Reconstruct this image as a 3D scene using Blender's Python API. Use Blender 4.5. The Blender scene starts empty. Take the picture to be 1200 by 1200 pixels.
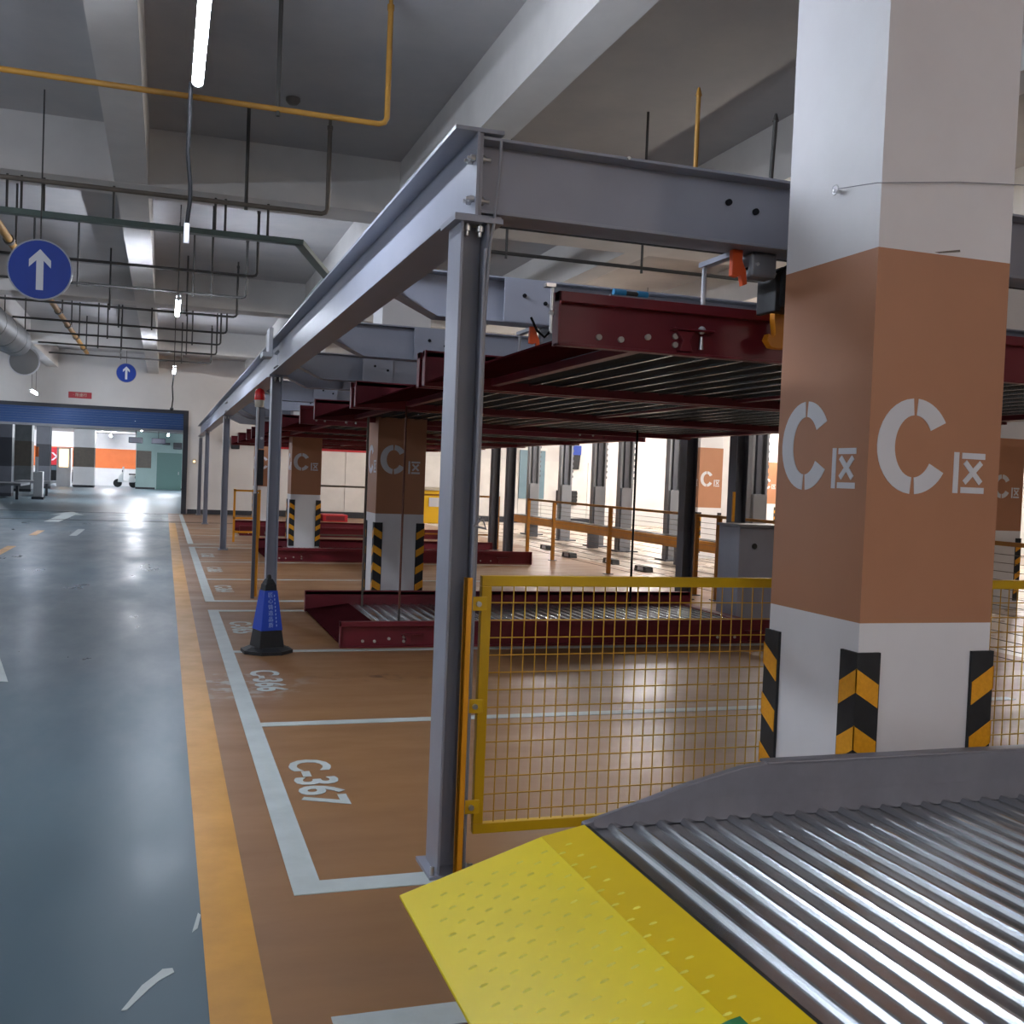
import bpy, math, random
from mathutils import Vector, Matrix
random.seed(7)
S = bpy.context.scene
COL = S.collection
# ------------------------------------------------------------------ camera
YAW, PIT, ROL, FPX, CAMZ = 0.320966, 0.031248, 0.03952, 1231.63, 1.6
def _axes():
    cy, sy, cp, sp = math.cos(YAW), math.sin(YAW), math.cos(PIT), math.sin(PIT)
    f = Vector((sy*cp, cy*cp, -sp)); r = Vector((cy, -sy, 0)); u = r.cross(f)
    c, s = math.cos(ROL), math.sin(ROL)
    return f, c*r + s*u, -s*r + c*u
_f, _r, _u = _axes()
cd = bpy.data.cameras.new('camera'); cam = bpy.data.objects.new('camera', cd); COL.objects.link(cam)
cd.sensor_fit = 'HORIZONTAL'; cd.sensor_width = 36.0; cd.lens = FPX/1200*36.0; cd.clip_start = 0.02; cd.clip_end = 300
cam.matrix_world = Matrix(((_r.x, _u.x, -_f.x, 0), (_r.y, _u.y, -_f.y, 0), (_r.z, _u.z, -_f.z, CAMZ), (0, 0, 0, 1)))
S.camera = cam
# ------------------------------------------------------------------ world, exposure
w = bpy.data.worlds.new('world'); S.world = w; w.use_nodes = True
w.node_tree.nodes['Background'].inputs[0].default_value = (0.75, 0.85, 1, 1)
w.node_tree.nodes['Background'].inputs[1].default_value = 0.6
S.view_settings.view_transform = 'Standard'; S.view_settings.look = 'None'
S.view_settings.exposure = 0.12; S.view_settings.gamma = 1.0; S.view_settings.use_curve_mapping = False
LAMP_MAIN, FILL_BAY, FILL_REAR, FILL_FAR, FILL_NEAR = 225.0, 85.0, 340.0, 380.0, 125.0  # all but the main strength feed tubes added for extra light
# ------------------------------------------------------------------ materials
def lin(h):
    h = h.lstrip('#'); o = []
    for i in (0, 2, 4):
        c = int(h[i:i+2], 16)/255
        o.append(c/12.92 if c <= .04045 else ((c+.055)/1.055)**2.4)
    return (*o, 1)
def mat(name, c, rough=.5, metal=0., c2=None, scale=3., bump=0., bscale=30., stretch=(1, 1, 1), rvar=0., spec=.5, lo=.35, hi=.7):
    m = bpy.data.materials.new(name); m.use_nodes = True; nt = m.node_tree; N = nt.nodes; L = nt.links
    b = N['Principled BSDF']; b.inputs['Base Color'].default_value = lin(c); b.inputs['Roughness'].default_value = rough
    b.inputs['Metallic'].default_value = metal; b.inputs['Specular IOR Level'].default_value = spec
    if c2 or bump or rvar:
        tc = N.new('ShaderNodeTexCoord'); mp = N.new('ShaderNodeMapping'); mp.inputs['Scale'].default_value = stretch
        L.new(tc.outputs['Object'], mp.inputs['Vector'])
        n = N.new('ShaderNodeTexNoise'); n.inputs['Scale'].default_value = scale; n.inputs['Detail'].default_value = 6; n.inputs['Roughness'].default_value = .62
        L.new(mp.outputs[0], n.inputs['Vector'])
        if c2:
            r = N.new('ShaderNodeValToRGB'); r.color_ramp.elements[0].position = lo; r.color_ramp.elements[1].position = hi
            r.color_ramp.elements[0].color = lin(c); r.color_ramp.elements[1].color = lin(c2)
            L.new(n.outputs['Fac'], r.inputs[0]); L.new(r.outputs[0], b.inputs['Base Color'])
        if rvar:
            mr = N.new('ShaderNodeMapRange'); mr.inputs['To Min'].default_value = max(0, rough-rvar); mr.inputs['To Max'].default_value = rough+rvar
            mr.inputs['From Min'].default_value = .3; mr.inputs['From Max'].default_value = .7
            L.new(n.outputs['Fac'], mr.inputs[0]); L.new(mr.outputs[0], b.inputs['Roughness'])
        if bump:
            n2 = N.new('ShaderNodeTexNoise'); n2.inputs['Scale'].default_value = bscale; n2.inputs['Detail'].default_value = 4
            L.new(mp.outputs[0], n2.inputs['Vector'])
            bp = N.new('ShaderNodeBump'); bp.inputs['Strength'].default_value = bump; bp.inputs['Distance'].default_value = .01
            L.new(n2.outputs['Fac'], bp.inputs['Height']); L.new(bp.outputs[0], b.inputs['Normal'])
    return m
def emis(name, c, st):
    m = bpy.data.materials.new(name); m.use_nodes = True; b = m.node_tree.nodes['Principled BSDF']
    b.inputs['Base Color'].default_value = lin(c); b.inputs['Emission Color'].default_value = lin(c); b.inputs['Emission Strength'].default_value = st
    return m
M = dict(
    slab=mat('ceiling_plaster', '#a9a7a8', .85, c2='#b5b2b0', scale=1.2, bump=.06, bscale=14),
    beam=mat('beam_plaster', '#c4c1be', .85, c2='#cfccc8', scale=1.5, bump=.05, bscale=12),
    wall=mat('wall_paint', '#c9c7c6', .75, c2='#d2d0ce', scale=.8, bump=.03, bscale=20),
    white=mat('white_paint', '#e3e2e4', .55, c2='#dad8da', scale=1.4, bump=.04, bscale=25),
    brown=mat('brown_paint', '#b07c5c', .5, c2='#a97657', scale=1.3, bump=.04, bscale=20),
    orange_band=mat('orange_paint', '#e4763c', .6, c2='#dd6f37', scale=2),
    aisle=mat('blue_epoxy', '#445a66', .35, c2='#4f656f', scale=.9, bump=.03, bscale=3.2, rvar=.10, stretch=(1.6, .55, 1)),
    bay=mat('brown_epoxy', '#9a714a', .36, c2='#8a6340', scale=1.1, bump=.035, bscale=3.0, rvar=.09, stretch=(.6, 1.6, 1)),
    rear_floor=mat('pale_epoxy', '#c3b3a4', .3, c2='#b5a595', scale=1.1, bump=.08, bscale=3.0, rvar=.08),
    far_floor=mat('far_epoxy', '#5b6c76', .38, c2='#66767f', scale=1, bump=.08, bscale=3),
    stripe=mat('yellow_floor_paint', '#d79a2e', .38, c2='#c28a2c', scale=2.5, bump=.08, bscale=6, rvar=.06),
    line=mat('white_floor_paint', '#c3cccb', .4, c2='#b2bbba', scale=4, bump=.05, bscale=12),
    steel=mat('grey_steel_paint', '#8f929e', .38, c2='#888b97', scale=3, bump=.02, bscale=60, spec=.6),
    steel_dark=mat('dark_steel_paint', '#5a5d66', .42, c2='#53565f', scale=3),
    red=mat('dark_red_paint', '#741d2a', .42, c2='#691a26', scale=3, bump=.03, bscale=40),
    red2=mat('shaded_red_paint', '#43191e', .6, c2='#3a161a', scale=3, spec=0.),  # entry plate red, darkened to stand for the shade under the pallets
    zinc=mat('galvanised_sheet', '#c2c7ca', .25, metal=.92, c2='#b4b9bc', scale=2),
    zinc_rail=mat('grey_rail_paint', '#7d7d86', .42, metal=.25, c2='#72727b', scale=5, bump=.05, bscale=30),
    plate=mat('yellow_plate_paint', '#f4dd02', .42, c2='#ead302', scale=2.2, bump=.03, bscale=60, spec=.3),
    plate2=mat('yellow_plate_strip', '#e8c908', .45, c2='#dfbf08', scale=2.2, bump=.03, bscale=60, spec=.3),  # slightly darker yellow for the upper strip of the plate
    yellow=mat('fence_yellow', '#d9b012', .38, c2='#cfa512', scale=4),
    wire=mat('fence_wire_yellow', '#c99a2e', .45),
    amber=mat('amber_strip', '#eca21c', .42, c2='#e59a1a', scale=5),
    amber_old=mat('amber_post', '#b8791f', .5, c2='#a96e1c', scale=5),
    black=mat('black_rubber', '#191a1d', .6, c2='#232427', scale=8, bump=.05, bscale=60),
    reflect=mat('reflective_yellow', '#f0a81c', .45, c2='#e29a16', scale=60, bump=.1, bscale=180),
    bolt=mat('zinc_bolt', '#c9c9c9', .3, metal=.9),
    capw=mat('pale_cap', '#b9b2a8', .5),
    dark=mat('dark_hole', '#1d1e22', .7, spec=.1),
    pipe_y=mat('ochre_pipe', '#a87a2e', .5, c2='#946b2a', scale=6),
    pipe_b=mat('bronze_pipe', '#6b6258', .5, c2='#5d5650', scale=6),
    pipe_d=mat('dark_pipe', '#3c3a38', .55),
    tray=mat('green_grey_tray', '#57655f', .5, c2='#4f5c57', scale=4),
    cable=mat('black_cable', '#0d0d0f', .7, spec=.15),
    cable_g=mat('grey_cable', '#8d8d93', .5),
    sign_blue=mat('sign_blue', '#1c3f9c', .4, c2='#1a3a92', scale=4),
    sign_white=mat('sign_white', '#d4d6dc', .5),
    rim=mat('sign_rim', '#9fa3ab', .35, metal=.6),
    sign_red=mat('sign_red', '#a5232d', .5),
    cone_blue=mat('cone_blue_sleeve', '#2247b4', .5),
    cone_text=mat('cone_lettering', '#9db4e4', .5),
    orange=mat('orange_hook_paint', '#d4511f', .45),
    hook=mat('amber_hook_paint', '#d98a1c', .45),
    motor=mat('grey_casting', '#83868c', .45, metal=.3),
    navy=mat('navy_housing', '#25293a', .5),
    teal=mat('blue_coupling', '#2f86b5', .4),
    shutter=mat('blue_shutter', '#2b4a7c', .4, metal=.3),
    frame=mat('dark_door_frame', '#2a2d35', .5),
    green_wall=mat('green_wall', '#a8c0be', .6, c2='#9fb7b5', scale=1),
    green_door=mat('green_door', '#577a76', .5),
    slate=mat('blue_grey_panel', '#6d8794', .5, c2='#627b88', scale=1.2),
    sheet=mat('white_sheet', '#d9d7d4', .5, c2='#cfcdca', scale=2),
    redband=mat('red_band', '#b5202c', .5),
    machine=mat('yellow_machine', '#f0bf1c', .45),
    green=mat('green_tag', '#157a45', .4),
    mirror=mat('mirror_back', '#8b8c8e', .5),
    duct=mat('galvanised_duct', '#84878a', .45, metal=.5, c2='#76797c', scale=3),
    strobe=mat('red_lens', '#d51f22', .25),
    beige=mat('beige_plastic', '#c2b9a6', .5),
    fan=mat('scooter_white', '#d8d8d8', .35),
    lamp=emis('tube_white', '#e6efff', LAMP_MAIN), fill_bay=emis('fill_tube_bay', '#fff6ea', FILL_BAY), fill_near=emis('fill_tube_near', '#fff0e6', FILL_NEAR),
    fill_rear=emis('fill_tube_rear', '#fff8f0', FILL_REAR), fill_far=emis('fill_tube_far', '#f4f8ff', FILL_FAR),
    lit_box=emis('lit_box', '#ffd9a8', 2.2),
    lug=mat('tread_glint_yellow', '#f3ea6a', .28, c2='#ece25e', scale=8),  # paler yellow paints light glints onto the tread lugs
    rope=mat('rusty_rope', '#5c2f1e', .7),
    housing=mat('lamp_housing', '#b9b9bb', .5),
)
# whitish dried splash on the brown floor (a stain with its own place)
def stain(m, cx, cy, rx, ry, col):
    nt = m.node_tree; N = nt.nodes; L = nt.links; b = N['Principled BSDF']
    src = b.inputs['Base Color'].links[0].from_socket
    tc = N.new('ShaderNodeTexCoord'); mp = N.new('ShaderNodeMapping'); mp.vector_type = 'POINT'
    mp.inputs['Location'].default_value = (-cx/rx, -cy/ry, 0); mp.inputs['Scale'].default_value = (1/rx, 1/ry, 0)
    L.new(tc.outputs['Object'], mp.inputs[0])
    ln = N.new('ShaderNodeVectorMath'); ln.operation = 'LENGTH'; L.new(mp.outputs[0], ln.inputs[0])
    n = N.new('ShaderNodeTexNoise'); n.inputs['Scale'].default_value = 7; n.inputs['Detail'].default_value = 8; L.new(tc.outputs['Object'], n.inputs['Vector'])
    a = N.new('ShaderNodeMapRange'); a.inputs['From Min'].default_value = 1; a.inputs['From Max'].default_value = .2; L.new(ln.outputs['Value'], a.inputs[0])
    p = N.new('ShaderNodeMapRange'); p.inputs['From Min'].default_value = .5; p.inputs['From Max'].default_value = .62; L.new(n.outputs['Fac'], p.inputs[0])
    mu = N.new('ShaderNodeMath'); mu.operation = 'MULTIPLY'; L.new(a.outputs[0], mu.inputs[0]); L.new(p.outputs[0], mu.inputs[1])
    mx = N.new('ShaderNodeMixRGB'); mx.inputs[2].default_value = lin(col); L.new(mu.outputs[0], mx.inputs[0]); L.new(src, mx.inputs[1])
    L.new(mx.outputs[0], b.inputs['Base Color'])
stain(M['bay'], .55, 7.95, .65, .65, '#b0aea6')
stain(M['bay'], 1.6, 8.15, .6, .22, '#5c3d2a')
# ------------------------------------------------------------------ mesh helpers
class MB:
    def __init__(s): s.v = []; s.f = []; s.sm = []
    def _add(s, vs, fs, smooth=False):
        o = len(s.v); s.v += [tuple(p) for p in vs]
        for f in fs: s.f.append(tuple(i+o for i in f)); s.sm.append(smooth)
        return s
    def box(s, x0, x1, y0, y1, z0, z1):
        x0, x1 = min(x0, x1), max(x0, x1); y0, y1 = min(y0, y1), max(y0, y1); z0, z1 = min(z0, z1), max(z0, z1)
        return s._add([(x0, y0, z0), (x1, y0, z0), (x1, y1, z0), (x0, y1, z0), (x0, y0, z1), (x1, y0, z1), (x1, y1, z1), (x0, y1, z1)],
                      [(0, 3, 2, 1), (4, 5, 6, 7), (0, 1, 5, 4), (1, 2, 6, 5), (2, 3, 7, 6), (3, 0, 4, 7)])
    def prism(s, poly, ax, a, b):
        """poly in the two other axes (in xyz order), extruded along ax from a to b"""
        n = len(poly)
        def P(p, t):
            return (t, p[0], p[1]) if ax == 'x' else (p[0], t, p[1]) if ax == 'y' else (p[0], p[1], t)
        vs = [P(p, a) for p in poly] + [P(p, b) for p in poly]
        return s._add(vs, [tuple(range(n))[::-1], tuple(range(n, 2*n))] + [(i, (i+1) % n, n+(i+1) % n, n+i) for i in range(n)])
    def cyl(s, p0, p1, r, n=12, r1=None, caps=True):
        p0 = Vector(p0); p1 = Vector(p1); d = (p1-p0).normalized(); r1 = r if r1 is None else r1
        a = d.orthogonal().normalized(); b = d.cross(a)
        vs = []
        for p, q in ((p0, r), (p1, r1)):
            for i in range(n):
                t = 2*math.pi*i/n; vs.append(p + a*math.cos(t)*q + b*math.sin(t)*q)
        s._add(vs, [(i, (i+1) % n, n+(i+1) % n, n+i) for i in range(n)], True)
        if caps: s._add(vs, [tuple(range(n))[::-1], tuple(range(n, 2*n))])
        return s
    def tube(s, path, r, n=8):
        path = [Vector(p) for p in path]; N = len(path); rings = []
        a = None
        for k, p in enumerate(path):
            d = (path[min(k+1, N-1)] - path[max(k-1, 0)]).normalized()
            if a is None: a = d.orthogonal().normalized()
            a = (a - d*a.dot(d)).normalized(); b = d.cross(a)
            rings.append([p + a*math.cos(2*math.pi*i/n)*r + b*math.sin(2*math.pi*i/n)*r for i in range(n)])
        vs = [q for R in rings for q in R]
        fs = [(k*n+i, k*n+(i+1) % n, (k+1)*n+(i+1) % n, (k+1)*n+i) for k in range(N-1) for i in range(n)]
        s._add(vs, fs, True); s._add(vs, [tuple(range(n))[::-1], tuple(range((N-1)*n, N*n))])
        return s
    def lathe(s, prof, c, n=20, ax='z'):
        vs = []
        for r, h in prof:
            for i in range(n):
                t = 2*math.pi*i/n; x, y = r*math.cos(t), r*math.sin(t)
                vs.append((c[0]+x, c[1]+y, c[2]+h) if ax == 'z' else (c[0]+x, c[1]+h, c[2]+y))
        m = len(prof)
        s._add(vs, [(k*n+i, k*n+(i+1) % n, (k+1)*n+(i+1) % n, (k+1)*n+i) for k in range(m-1) for i in range(n)], True)
        return s._add(vs, [tuple(range(n))[::-1], tuple(range((m-1)*n, m*n))])
    def poly(s, pts): return s._add(pts, [tuple(range(len(pts)))])
    def ball(s, c, r, n=10, m=6):
        prof = [(max(1e-4, r*math.sin(math.pi*k/m)), -r*math.cos(math.pi*k/m)) for k in range(m+1)]
        return s.lathe(prof, c, n)
    def build(s, name, m, parent=None, bevel=0., loc=None, label=None):
        W = wloc(parent) if parent else Vector((0, 0, 0))
        if loc is not None: W = Vector(loc)
        me = bpy.data.meshes.new(name); me.from_pydata([tuple(Vector(p)-W) for p in s.v], [], s.f)
        me.polygons.foreach_set('use_smooth', s.sm); me.materials.append(m); me.update()
        o = bpy.data.objects.new(name, me); COL.objects.link(o)
        if parent: o.parent = parent
        elif loc is not None: o.location = W
        if bevel:
            b = o.modifiers.new('bevel', 'BEVEL'); b.width = bevel; b.segments = 2; b.limit_method = 'ANGLE'
        if label: o['label'] = label
        return o
ROOT = {}
def wloc(o):
    while o is not None:
        if o.name in ROOT: return ROOT[o.name]
        o = o.parent
    return Vector((0, 0, 0))
def thing(name, label, cat, loc, group=None):
    o = bpy.data.objects.new(name, None); COL.objects.link(o); o.location = loc; o.empty_display_size = .1
    o['label'] = label; o['category'] = cat
    if group: o['group'] = group
    ROOT[o.name] = Vector(loc); return o
def tag(o, label, cat, group=None):
    o['label'] = label; o['category'] = cat
    if group: o['group'] = group
    return o
def struct(o): o['kind'] = 'structure'; return o
def stuff(o): o['kind'] = 'stuff'; return o
def copy_tree(o, parent=None):
    c = o.copy(); COL.objects.link(c)
    if parent: c.parent = parent
    for ch in list(o.children): copy_tree(ch, c)
    return c
def B(*a): return MB().box(*a)
def text_obj(name, txt, size, m, parent, mw, ext=.0006, label=None, sx=1., align='CENTER', bold=0.):
    cu = bpy.data.curves.new(name, 'FONT'); cu.body = txt; cu.size = size; cu.offset = bold; cu.extrude = ext; cu.align_x = align; cu.align_y = 'CENTER'; cu.resolution_u = 3
    t = bpy.data.objects.new(name, cu); COL.objects.link(t)
    bpy.context.view_layer.update()
    me = bpy.data.meshes.new_from_object(t.evaluated_get(bpy.context.evaluated_depsgraph_get()))
    bpy.data.objects.remove(t); bpy.data.curves.remove(cu)
    me.transform(Matrix.Translation(-wloc(parent)) @ mw @ Matrix.Diagonal((sx, 1, 1, 1)))
    me.materials.clear(); me.materials.append(m)
    o = bpy.data.objects.new(name, me); COL.objects.link(o); o.parent = parent
    if label: o['label'] = label
    return o
def frame_mat(o, ex, ey):
    ex = Vector(ex).normalized(); ey = Vector(ey).normalized(); ez = ex.cross(ey)
    return Matrix(((ex.x, ey.x, ez.x, o[0]), (ex.y, ey.y, ez.y, o[1]), (ex.z, ey.z, ez.z, o[2]), (0, 0, 0, 1)))
# ================================================================== SETTING
XL, XR, YB, YW = -8.0, 24.0, -9.0, 37.0
ZS, ZB = 5.24, 4.63
floor = struct(B(XL, .17, YB, YW, -.12, 0).build('floor', M['aisle']))
B(.17, 8.3, YB, YW, -.12, 0).build('parking_floor', M['bay'], floor, label='brown epoxy parking floor')
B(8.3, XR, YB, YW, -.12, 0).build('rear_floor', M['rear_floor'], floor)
e = .003
B(.17, .342, YB, 30.8, 0, e).build('yellow_stripe', M['stripe'], floor)
def pl(x0, x1, y0, y1): B(x0, x1, y0, y1, 0, e).build('white_line', M['line'], floor)
for y0, y1 in ((-5, 3.03), (3.95, 12.19), (12.95, 21.8), (22.6, 36.5)): pl(.51, .622, y0, y1)
for y in (2.905, 3.95, 12.06, 12.95, 21.67, 22.6): pl(.622, 6.5, y, y+.125)
for y in (6.63, 9.35, 15.5, 18.4, 25.5, 28.4): pl(.622, 6.5, y, y+.10)
for n, y in ((7, 5.42), (6, 8.1), (5, 10.85)):
    text_obj('painted_number', 'C-36%d' % n, .30, M['line'], floor, frame_mat((.782, y, .002), (0, -1, 0), (1, 0, 0)), .001, sx=1.08, bold=.008)
for n, y in ((4, 14.35), (3, 17.05), (2, 19.8)):
    text_obj('painted_number', 'C-36%d' % n, .30, M['line'], floor, frame_mat((.782, y, .002), (0, -1, 0), (1, 0, 0)), .001, sx=1.08, bold=.008)
for y0, y1 in ((19.3, 21.3), (24.5, 26.2)): B(-2.7, -2.55, y0, y1, 0, e).build('yellow_dash', M['stripe'], floor)
MB().prism([(-1.30, 9.75), (-1.02, 8.25), (-1.9, 8.6)], 'z', 0, e).build('painted_arrow', M['line'], floor)
MB().prism([(-2.95, 30.0), (-2.6, 30.0), (-2.5, 34.2), (-2.25, 34.2), (-2.75, 36.4), (-3.2, 34.2), (-2.9, 34.2)], 'z', 0, e).build('painted_arrow', M['line'], floor)
B(-1.9, -1.75, 24.5, 27, 0, e).build('painted_dash', M['line'], floor)
for y in (31.2, 36.2): B(XL, 3.2, y, y+.22, 0, .004).build('drain_cover', M['pipe_d'], floor)
MB().prism([(-.075, 3.215), (-.06, 3.215), (.0, 3.33), (.03, 3.38), (.075, 3.425), (.07, 3.455), (.04, 3.455), (.02, 3.42), (-.02, 3.36)], 'z', 0, .002).build('paint_splash', M['line'], floor)
MB().prism([(.136, 3.71), (.155, 3.74), (.169, 3.85), (.16, 3.87)], 'z', 0, .002).build('paint_splash', M['line'], floor)
ceiling = struct(B(XL, XR, YB, YW, ZS, ZS+.2).build('ceiling', M['slab']))
for xc in (-3.5, -.42, 2.69, 5.85, 9.0, 12.1, 15.2, 18.3, 21.4): B(xc-.17, xc+.17, YB, YW, ZB, ZS).build('beam', M['beam'], ceiling)
PY = (3.15, 12.2, 20.9, 29.5)
for y in (-5.9,)+PY: B(XL, XR, y, y+.58, ZB-.005, ZS).build('cross_beam', M['beam'], ceiling)
# a shallow drop panel and small grilles between the aisle beams
vg = B(-.64, -.12, 12.80, 12.83, 4.72, 4.84).build('vent_grille', M['dark'], ceiling)
# far wall with the big opening, side and back walls
wf = struct(B(.62, XR, YW, YW+.3, 0, ZS).build('wall_far', M['wall']))
B(XL, -5.6, YW, YW+.3, 0, ZS).build('wall_pier', M['wall'], wf)
B(-5.6, .62, YW, YW+.3, 3.42, ZS).build('wall_lintel', M['wall'], wf)
struct(B(XL-.3, XL, YB, YW, 0, ZS).build('wall_left', M['wall']))
struct(B(XR, XR+.3, YB, YW, 0, ZS).build('wall_right', M['wall']))
struct(B(XL, XR, YB-.3, YB, 0, ZS).build('wall_back', M['wall']))
struct(B(.78, 6, YW-.03, YW, 0, .16).build('baseboard_far', M['frame']))
d1 = struct(B(.58, .74, YW-.06, YW+.31, 0, 3.34).build('door_1', M['frame']))
B(-5.6, .74, YW-.06, YW+.02, 3.34, 3.46).build('door_head', M['frame'], d1)
sh = MB()
for k in range(7): sh.box(-5.6, .58, YW-.02+.015*(k % 2), YW+.05, 2.80+k*.078, 2.80+k*.078+.075)
stuff(sh.build('shutter_slats', M['shutter'], d1, label='rolled down blue shutter slats'))
B(-5.6, .58, YW-.04, YW+.06, 2.72, 2.80).build('shutter_rail', M['motor'], d1)
# white sheet panels, red band on the far wall behind the parking rows
for k in range(14):
    x0 = 3.3+k*.92
    B(x0, x0+.90, YW-.05, YW, .22, 2.32).build('wall_panel', M['sheet'], wf)
B(3.2, 7.6, YW-.08, YW, 2.32, 2.52).build('red_band', M['redband'], wf)
B(3.2, 16, YW-.07, YW, 0, .2).build('dark_kerb', M['frame'], wf)
d2 = struct(B(12.5, 13.5, YW-.09, YW-.05, .9, 2.7).build('door_2', M['slate']))
B(12.42, 13.58, YW-.07, YW-.05, 2.7, 2.8).build('door_head', M['sheet'], d2)
# room beyond the opening
rf = struct(B(-26, 8, YW, 84, -.12, 0).build('floor_far', M['far_floor']))
struct(B(-26, 8, YW+.3, 84, 3.7, 3.9).build('ceiling_far', M['slab']))
wb = struct(B(-26, -1.75, 80, 80.3, 0, 3.7).build('wall_beyond', M['white']))
B(-12.5, -1.8, 79.95, 80, 1.25, 2.62).build('orange_band', M['orange_band'], wb)
wg = struct(B(-1.75, 8, 73, 73.3, 0, 3.7).build('wall_green', M['green_wall']))
B(-1.72, -.80, 72.96, 73, 1.38, 2.5).build('brown_panel', M['pipe_b'], wg)
B(-1.75, 8, 72.97, 73, 0, .12).build('dark_skirting', M['frame'], wg)
d3 = struct(B(-.45, 1.1, 72.9, 73, 0, 2.42).build('door_3', M['green_door']))
B(-.53, -.45, 72.88, 73, 0, 2.5).build('door_frame', M['green_wall'], d3)
B(.9, .94, 72.85, 72.9, 1.0, 1.2).build('door_handle', M['bolt'], d3)
struct(B(8, 8.3, YW+.3, 84, 0, 3.7).build('wall_east', M['green_wall']))
struct(B(-26.3, -26, YW, 84, 0, 3.7).build('wall_west', M['wall']))
struct(B(-26, 8, 84, 84.3, 0, 3.7).build('wall_end', M['wall']))
struct(B(-26, XL, YW, YW+.3, 0, 3.7).build('wall_pier_west', M['wall']))
# ================================================================== PILLARS
def stencil(parent, o, ex, ey, m):
    """a stencilled C and the small sign 区 in strokes; o = corner of a 0.49 x 0.34 field"""
    F = frame_mat(o, ex, ey); n = F.to_3x3().col[2]
    def P(x, y, d=0): return F @ Vector((x, y, d))
    def slab(pts, name, top=.0025):
        mb = MB(); k = len(pts); vs = [P(x, y, -.001) for x, y in pts] + [P(x, y, top) for x, y in pts]
        mb._add(vs, [tuple(range(k))[::-1], tuple(range(k, 2*k))] + [(i, (i+1) % k, k+(i+1) % k, k+i) for i in range(k)])
        mb.build(name, m, parent)
    cx, cy, A, Bv, a, b = .158, .17, .158, .172, .083, .112
    def arc(t0, t1, nn=9):
        o_ = []; i_ = []
        for k in range(nn+1):
            t = math.radians(t0+(t1-t0)*k/nn); c, s_ = math.cos(t), math.sin(t)
            o_.append((cx+A*c, cy+Bv*s_)); i_.append((cx+a*c, cy+b*s_))
        return o_ + i_[::-1]
    slab(arc(32, 86), 'stencil_letter'); slab(arc(94, 266, 18), 'stencil_letter'); slab(arc(274, 328), 'stencil_letter')
    x0, y0, W, H = .338, .008, .14, .15
    def bar(p, q, w=.022, top=.0025):
        p = Vector((*p, 0)); q = Vector((*q, 0)); d = (q-p).normalized(); nn = Vector((-d.y, d.x, 0))*w/2
        slab([(v.x, v.y) for v in (p+nn, p-nn, q-nn, q+nn)], 'stencil_stroke', top)
    bar((x0+.011, y0), (x0+.011, y0+H)); bar((x0+.036, y0+H-.012), (x0+W, y0+H-.012)); bar((x0+.036, y0+.012), (x0+W, y0+.012))
    bar((x0+.05, y0+.04), (x0+W-.016, y0+H-.035), .02); bar((x0+.05, y0+H-.035), (x0+W-.016, y0+.04), .02, .0034)
def guard(parent, cx, cy, sx, sy, zt=1.03, zb=.12):
    """rubber corner guard on the edge (cx,cy); the wings run along sx*x and sy*y"""
    t, wd = .012, .088
    g = MB().box(cx-sx*t, cx+sx*wd, cy-sy*t, cy, zb, zt).box(cx-sx*t, cx, cy, cy+sy*wd, zb, zt).build('corner_guard', M['black'], parent)
    z = zt-.055
    while z > zb+.18:
        for wing in (0, 1):
            h, dr, c = .085, .06, .0025
            pts = [(-t-c, z), (wd*.94, z-dr), (wd*.94, z-dr-h), (-t-c, z-h)]
            mb = MB(); vs = []
            for off in (t-.001, t+c):
                for d, zz in pts:
                    vs.append((cx+sx*d, cy-sy*off, zz) if wing == 0 else (cx-sx*off, cy+sy*d, zz))
            mb._add(vs, [(3, 2, 1, 0), (4, 5, 6, 7)] + [(i, (i+1) % 4, 4+(i+1) % 4, 4+i) for i in range(4)])
            mb.build('chevron_stripe', M['reflect'], g)
        z -= .205
def pillar(x, y, label, w=.58, zt=ZB, letters=True, guards=True, faces=('front', 'left')):
    p = thing('pillar', label, 'pillar', (x, y, 0))
    B(x, x+w, y, y+w, 0, 1.135).build('lower_band', M['white'], p)
    B(x, x+w, y, y+w, 1.135, 2.47).build('brown_band', M['brown'], p)
    B(x, x+w, y, y+w, 2.47, zt).build('upper_shaft', M['white'], p)
    if letters:
        if 'front' in faces: stencil(p, (x+.035, y, 1.605), (1, 0, 0), (0, 0, 1), M['sign_white'])
        if 'left' in faces: stencil(p, (x, y+w-.035, 1.605), (0, -1, 0), (0, 0, 1), M['sign_white'])
    if guards:
        guard(p, x, y, 1, 1); guard(p, x+w, y, -1, 1); guard(p, x, y+w, 1, -1)
    return p
P1 = pillar(2.37, 3.15, 'big brown and white pillar nearest the camera, beside the grey corrugated deck')
pillar(2.37, 12.2, 'brown and white pillar behind the nearest red ground pallet')
pillar(2.37, 20.9, 'third brown and white pillar along the steel posts, beside white sheet wall')
pillar(2.37, 29.5, 'farthest small brown pillar of the parking row, near the far wall')
pillar(11.3, 20.9, 'sunlit brown pillar seen between the two dark rear posts')
pillar(18.2, 29.5, 'pale far pillar seen just left of the nearest big pillar')
pillar(11.3, 12.2, 'dim brown pillar peeking out right of the nearest big pillar')
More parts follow.
